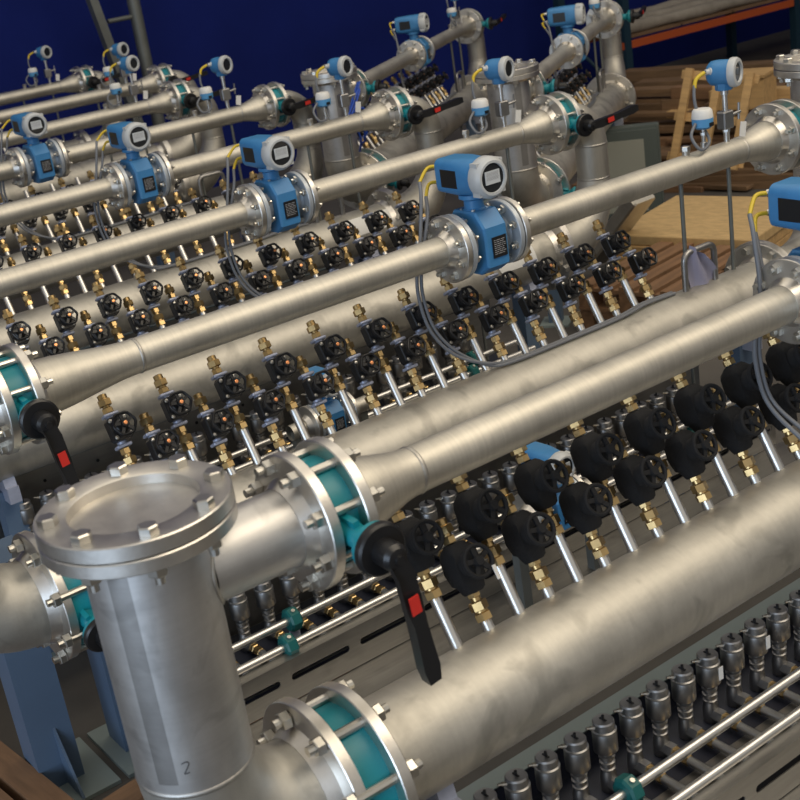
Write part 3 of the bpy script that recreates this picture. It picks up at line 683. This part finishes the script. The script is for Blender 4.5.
D = 1.146
WH = ['the jacketed-valve skid', 'second skid from the jacketed one', 'third skid from the jacketed one', 'fourth skid from the jacketed one', 'fifth skid from the jacketed one',
      'sixth skid from the jacketed one', 'seventh skid from the jacketed one', 'eighth skid from the jacketed one']
UM = lambda u, dx=0.0: T(dx, 1.78 + D * u, 0)
skid(0, UM(0), WH[0], 0, VESS_A, jac=True, tx=False, right='riser')
skid(1, UM(1), WH[1], -.065, VESS_B, right='vessel')
for u in (2, 3): skid(u, UM(u), WH[u], -.065, None, left=False)
skid(4, UM(4), WH[4], -.065, None, left=False, acts=False, tray=False)
skid(5, UM(5), WH[5], -.065, None, left=False, valves=False, acts=False, tray=False, header=True)
skid(6, UM(6, .48), WH[6], -.065, None, left=False, valves=False, acts=False, tray=False, header=True)
skid(7, UM(7, .38), WH[7], -.065, None, left=False, valves=False, acts=False, tray=False, header=True)
QM = lambda x, y, a: T(x, y, 0) @ RZ(math.radians(a)) @ T(-XM, 0, 0)
skid(10, QM(5.30, 7.09, 36), 'the slanted skid by the wall', 0, VESS_B, acts=False, tray=False)
skid(11, QM(5.45, 5.78, 36), 'the slanted skid by the rack', 0, VESS_B, acts=False, tray=False)
#EXTRAS
# ------------------------------------------------------------------ small meters between the skids
SM = .72
for u in (1, 2):
    U = UM(u); L = lambda x, y, z: U @ T(x, y, z)
    thing('flow_meter', f'small low blue flow meter before the tray of {WH[u]}', 'meter', None, L(2.15, -.40, .60) @ Matrix.Scale(SM, 4), METER)
    pp = [P('pipe', MB().lathe([(.028, .0), (.028, .09)], 20, XAX()).mesh('pipe', 'steel')), P('flange', FL80, T(.09, 0, 0) @ RY(-PI / 2) @ Matrix.Scale(SM, 4)),
          P('leg', MB().box((.025, 0, -.30), (.03, .03, .60)).mesh('leg', 'galv'))]
    thing('branch_pipe', f'short pipe with leg feeding the small low meter of {WH[u]}', 'pipe', f'meter feed pipes of {WH[u]}', L(2.15 - .09 - MF * SM, -.40, .60), pp)
    thing('branch_pipe', f'short pipe with leg feeding the small low meter of {WH[u]}', 'pipe', f'meter feed pipes of {WH[u]}', L(2.15 + .09 + MF * SM, -.40, .60) @ RZ(PI), pp)

def at(px, py, x=None, y=None, z=None):
    c = R_RIGHT * ((px - 400) / F_PX) + R_DOWN * ((py - 400) / F_PX) + R_FWD
    t = x / c.x if x is not None else y / c.y if y is not None else (z - CAMZ) / c.z
    return Vector((0, 0, CAMZ)) + c * t

# ------------------------------------------------------------------ blue columns at the near skid ends
def column_parts(h, w=.125):
    L = [P('flange', MB().box((0, -.055, h / 2), (w, .010, h)).mesh('flange', 'column')), P('flange', MB().box((0, .055, h / 2), (w, .010, h)).mesh('flange', 'column')),
         P('web', MB().box((0, 0, h / 2), (.008, .10, h)).mesh('web', 'column')), P('base_plate', MB().box((.01, -.02, .006), (.235, .30, .012)).mesh('base_plate', 'plate'))]
    L.append(P('side_plate', MB().box((-w / 2 + .004, 0, h / 2), (.008, .10, h)).mesh('side_plate', 'column')))
    gp = MB().prism([(0, .012), (.11, .012), (0, .20)], -.004, .004, T(.012, -.060, 0) @ RZ(-PI / 2) @ RX(PI / 2)); L.append(P('gusset', gp.mesh('gusset', 'column')))
    L.append(P('top_plate', MB().box((0, 0, h + .005), (w + .04, .16, .010)).mesh('top_plate', 'column')))
    return L
thing('steel_column', 'blue painted steel column with gusset behind the low elbow', 'column', None, T(.825, 3.33, 0), column_parts(.74))
thing('steel_column', 'blue painted steel column half hidden behind the blind-covered vessel', 'column', None, T(1.085, 3.33, 0), column_parts(.74))
def timber(name, label, x, y, z, l, w, h, rz, m='woodf', group=None, cat='timber', tilt=0.0):
    return single(name, label, cat, group, MB().box((0, 0, h / 2), (l, w, h), None, min(.006, h * .2)).mesh(name, m, 25), T(x, y, z) @ RZ(rz) @ RY(tilt))
timber('squared_timber', 'brown squared timber lying on the floor beside the blue column', .70, 3.50, 0, 1.1, .085, .085, math.radians(96), group='brown timbers beside the column')
timber('squared_timber', 'brown squared timber lying on the floor beside the blue column', .60, 3.40, 0, 1.2, .085, .085, math.radians(96), group='brown timbers beside the column')
timber('squared_timber', 'brown squared timber lying between the two blue columns', 1.25, 3.02, 0, .9, .09, .09, math.radians(8))
for i in range(3): timber('wood_block', 'short reddish wood block stacked beyond the blue column', .80, 4.25, .0 + i * .092, .40, .14, .09, math.radians(100 + i * 6), 'woodf', 'stack of reddish wood blocks')
timber('plastic_strip', 'flat white plastic strip lying beside the wood blocks', .79, 3.98, 0, .16, .05, .02, math.radians(30), 'white', cat='strip')

# ------------------------------------------------------------------ right background
WD = math.atan2(-.94, .35)
# grey cabinet
cb = at(626, 226, z=0)
cab = [P('body', MB().box((0, .05, .33), (.52, .10, .66), None, .006).mesh('body', 'cabinet', 25), kids=[]), P('door', MB().box((0, -.012, .33), (.49, .022, .62), None, .004).mesh('door', 'cabinet', 25), kids=[
    P('door_panel', MB().box((-.02, -.025, .34), (.36, .006, .48)).mesh('door_panel', 'cabinetl')), P('door_lock', MB().lathe([(0, 0), (.012, 0), (.012, .014), (0, .014)], 12, ax((.21, -.022, .36), (0, -1, 0))).mesh('door_lock', 'bolt'))])]
thing('cabinet', 'dark grey switch cabinet with a light door panel on the floor', 'cabinet', None, T(cb.x, cb.y, 0) @ RZ(WD + .35), cab)
# chipboard on a pallet
def pallet_parts(l, w, h, nb=5, mt='wood'):
    L = []; bd = MB().box((0, 0, 0), (l, w / nb * .72, .020)).mesh('board', mt)
    for i in range(nb): L.append(P('board', bd, T(0, -w / 2 + w / nb * (i + .5), h - .010)))
    br = MB().box((0, 0, 0), (.09, w, .018)).mesh('bearer', mt); bk = MB().box((0, 0, 0), (.09, .09, h - .058)).mesh('block', mt); bt = MB().box((0, 0, 0), (.09, w, .018)).mesh('skid_board', mt)
    for x in (-l / 2 + .045, 0, l / 2 - .045):
        L.append(P('bearer', br, T(x, 0, h - .029))); L.append(P('skid_board', bt, T(x, 0, .009)))
        for y in (-w / 2 + .05, 0, w / 2 - .05): L.append(P('block', bk, T(x, y, .018 + (h - .056) / 2)))
    return L
oc = (at(640, 235, z=.32) + at(780, 240, z=.32) + at(650, 197, z=.32) + at(775, 198, z=.32)) / 4
thing('pallet', 'weathered pallet carrying the pale chipboard sheets', 'pallet', None, T(oc.x, oc.y, 0) @ RZ(math.atan2(-.96, .28)), pallet_parts(.86, .90, .14, 6, 'woodd'))
for i in range(3):
    timber('chipboard', ['lower chipboard sheet lying on the weathered pallet', 'middle chipboard sheet lying on the weathered pallet', 'top pale chipboard sheet lying on the weathered pallet'][i], oc.x + .01 * i, oc.y, .14 + i * .06, .84 + .02 * (i == 2), .88, .058, math.atan2(-.96, .28), 'osb' if i == 2 else 'wood', cat='board')
# brown pallets closer to the second skid
pc = at(655, 272, z=.30)
for i in range(2):
    thing('pallet', ['lower brown pallet stacked beside the valve skids', 'upper brown pallet stacked beside the valve skids'][i], 'pallet', None, T(pc.x + .15, pc.y + .05, i * .145) @ RZ(math.radians(8 + i * 3)), pallet_parts(.80, .60, .144, 5, 'woodf'))
# square tube leaning there
a = at(592, 262, z=.12); b2 = at(642, 196, z=.55); d = b2 - a
single('square_tube', 'grey square steel tube leaning up towards the grey cabinet', 'tube', None, MB().box((0, 0, d.length / 2), (.18, .08, d.length), None, .01).mesh('square_tube', 'steel', 25), ax(a, d, 0))
# wood heap
random.seed(21)
for r, (py, z) in enumerate(((182, .05), (168, .12), (152, .20), (138, .25), (122, .32), (110, .42), (99, .50), (88, .58))):
    for px in (648, 706, 765):
        q = at(px + random.uniform(-14, 14), py + random.uniform(-4, 4), z=z)
        mt = random.choice(['woodd', 'woodd', 'woodf', 'wood' if r > 3 else 'woodd'])
        h = random.choice((.03, .05, .09)); lv = .05
        timber('plank', 'loose plank in the wood heap behind the pale chipboard', q.x, q.y, max(0, z - h), random.uniform(.7, 1.1), random.uniform(.08, .16), h, WD + random.uniform(-.16, .16), mt, 'loose planks of the wood heap', 'plank', random.uniform(-.03, .03))
for i in range(7):
    q = at(700 + 20 * (i % 2), 186 - i * 13, z=0); nl = 1 + i // 1
    for k in range(min(nl, 4)):
        timber('squared_baulk', 'shadow-toned squared beam stacked under the plank heap', q.x, q.y, k * .1, 1.5, .22, .095, WD + random.uniform(-.05, .05), 'woodd', 'shadow-toned beams under the plank heap', 'beam')  # dark tone stands for the shadow below the planks
# leaning pallet frame
c0 = at(668, 146, z=.38); fw = .50; fh = .66
lf = [P('rail', MB().box((x, 0, fh / 2), (.055, .03, fh)).mesh('rail', 'wood')) for x in (.03, fw / 2, fw - .03)]
lf += [P('slat', MB().box((fw / 2, .025, z), (fw + .06, .018, .06)).mesh('slat', 'wood')) for z in (.05, fh * .5, fh - .04)]
thing('broken_pallet', 'pale open pallet frame leaning on the plank heap', 'pallet', None, T(c0.x, c0.y, c0.z - .12) @ RZ(WD) @ RX(-.35) @ RY(.12), lf)
bx = at(665 + 105, 88, z=.60)
thing('wood_box', 'small pale wooden box on top of the plank heap', 'box', None, T(bx.x - .15, bx.y + .1, .50) @ RZ(WD), [P('side', MB().box((0, 0, .11), (.36, .30, .22)).mesh('side', 'wood')), P('lid', MB().box((0, 0, .23), (.39, .33, .02)).mesh('lid', 'wood'))])
# rack with orange beams
ry = 9.35
ra, rb = at(622, 43, y=ry), at(800, 4, y=ry)
rk = []
zb = (ra.z + rb.z) / 2
for yy in (ry, ry + .9):
    for zz in (zb, zb + 1.5):
        rk.append(P('beam', MB().box(((ra.x + 16) / 2, yy, zz), (16 - ra.x, .05, .07)).mesh('beam', 'orange')))
    for xx in (ra.x + .05, ra.x + 2.7, ra.x + 5.4): rk.append(P('upright', MB().box((xx, yy, 1.6), (.09, .08, 3.2)).mesh('upright', 'rackblue')))
for k in range(7):
    xx = ra.x + .5 + k * .8; rk.append(P('shelf_board', MB().box((xx, ry + .45, zb + .065), (.76, .86, .02)).mesh('shelf_board', 'woodd')))
for i in range(4):
    xx = ra.x + .06 + i * 1.2; rk.append(P('diagonal_brace', MB().tube([(ra.x + .05, ry + .05, .1 + i * .7), (ra.x + .05, ry + .88, .7 + i * .7)], .018, 8).mesh('diagonal_brace', 'rackblue')))
thing('pallet_rack', 'storage rack with orange beams before the navy wall', 'rack', None, I4, rk)
random.seed(4)
for i in range(4):
    y0 = ry + .15 + i * .2; x0 = ra.x + .2 + i * .25; r = .06 + .012 * (i % 2)
    pts = [(x0 + k * .3, y0 + .02 * math.sin(k * 1.3 + i), zb + .075 + r) for k in range(11)]
    rr = [r * (1 + .12 * math.sin(k * 2.1 + i)) for k in range(11)]
    single('tarp_roll', 'pale rolled tarpaulin lying on the orange-beamed rack', 'tarpaulin', 'rolled tarpaulins on the rack', MB().tube(pts, rr, 12).mesh('tarp_roll', 'tarp', 60))
# pylon before the wall
pp = at(133, 0, y=10.45); pq = at(97, 0, y=10.45); pr_ = at(129, 86, y=10.45)
py_ = [P('pole', MB().cyl((pp.x, 10.45, 0), (pp.x, 10.45, 4.2), .055, n=20).mesh('pole', 'galv')),
       P('brace', MB().box((0, 0, 1.2), (.085, .07, 2.4)).mesh('brace', 'galv'), ax((pr_.x, 10.40, pr_.z - .4), (pq.x - pr_.x, 0, pq.z - pr_.z))),
       P('tie', MB().cyl((pq.x + .04, 10.42, pq.z - .18), (pp.x, 10.45, pq.z - .18), .02, n=10).mesh('tie', 'galv'))]
thing('steel_pylon', 'grey steel pole with slanted brace before the navy wall', 'pole', None, I4, py_)
# white boards, film, hoses
for px, py, u, w, a0, a1, lab in ((367, 210, 3, .26, 125, 172, 'white paper sheet stuck on the header of the fourth skid'), (512, 272, 2, .24, 120, 175, 'white paper sheet stuck on the header of the third skid')):
    q = at(px, py, y=1.78 + D * u + HY - RH * .8); b = MB(); vs = []; fs = []; n = 9
    for k in range(2):
        for i in range(n):
            t = math.radians(a0 + (a1 - a0) * i / (n - 1)); r = RH + .0015 + .001 * k
            for j in (0, 1): vs.append(((j - .5) * w * (1 - .2 * i / n) + .03 * i / n, r * math.cos(t), r * math.sin(t)))
    for k in range(2): fs += [(k * 2 * n + 2 * i, k * 2 * n + 2 * i + 1, k * 2 * n + 2 * i + 3, k * 2 * n + 2 * i + 2) for i in range(n - 1)]
    b.add(vs, fs); single('paper_sheet', lab, 'paper', None, b.mesh('paper_sheet', 'white'), T(q.x, 1.78 + D * u + HY, HZ))
fm = MB(); vs = []; fs = []; nx, nz = 9, 8
for j in range(nz):
    for i in range(nx):
        u_, v_ = i / (nx - 1), j / (nz - 1)
        wv = 1 - .75 * max(0, v_ - .35); vs.append((3.20 + (u_ - .15) * .13 * wv + .01, .012 * math.sin(u_ * 9 + v_ * 3) - .004, RH + .002 + v_ * .15 - .05 * u_ * v_))
for j in range(nz - 1):
    for i in range(nx - 1): fs.append((j * nx + i, j * nx + i + 1, (j + 1) * nx + i + 1, (j + 1) * nx + i))
fm.add(vs, fs); fm.add([(v[0], v[1] + .002, v[2]) for v in vs], [tuple(reversed(f)) for f in fs])
single('plastic_film', 'crumpled bluish plastic film wrapped around the bent tube of the second header', 'film', None, fm.mesh('plastic_film', 'film', 60), UM(1) @ T(0, HY, HZ))
random.seed(9)
QV = QM(5.30, 7.09, 36)
for i in range(3):
    pts = [(.56 + .05 * i + .09 * math.cos(k * .9 + i), -.15 - .03 * math.sin(k * 1.7 + i), PZ + .04 - k * .05 + .04 * math.sin(k * 1.9 + i)) for k in range(7)]
    single('air_hose', 'thin blue air hose looped at the vessel by the navy wall', 'hose', 'blue air hoses at the wall-side vessel', MB().tube(smooth(pts, 5), .006, 8).mesh('air_hose', 'bluecable', 60), QV)
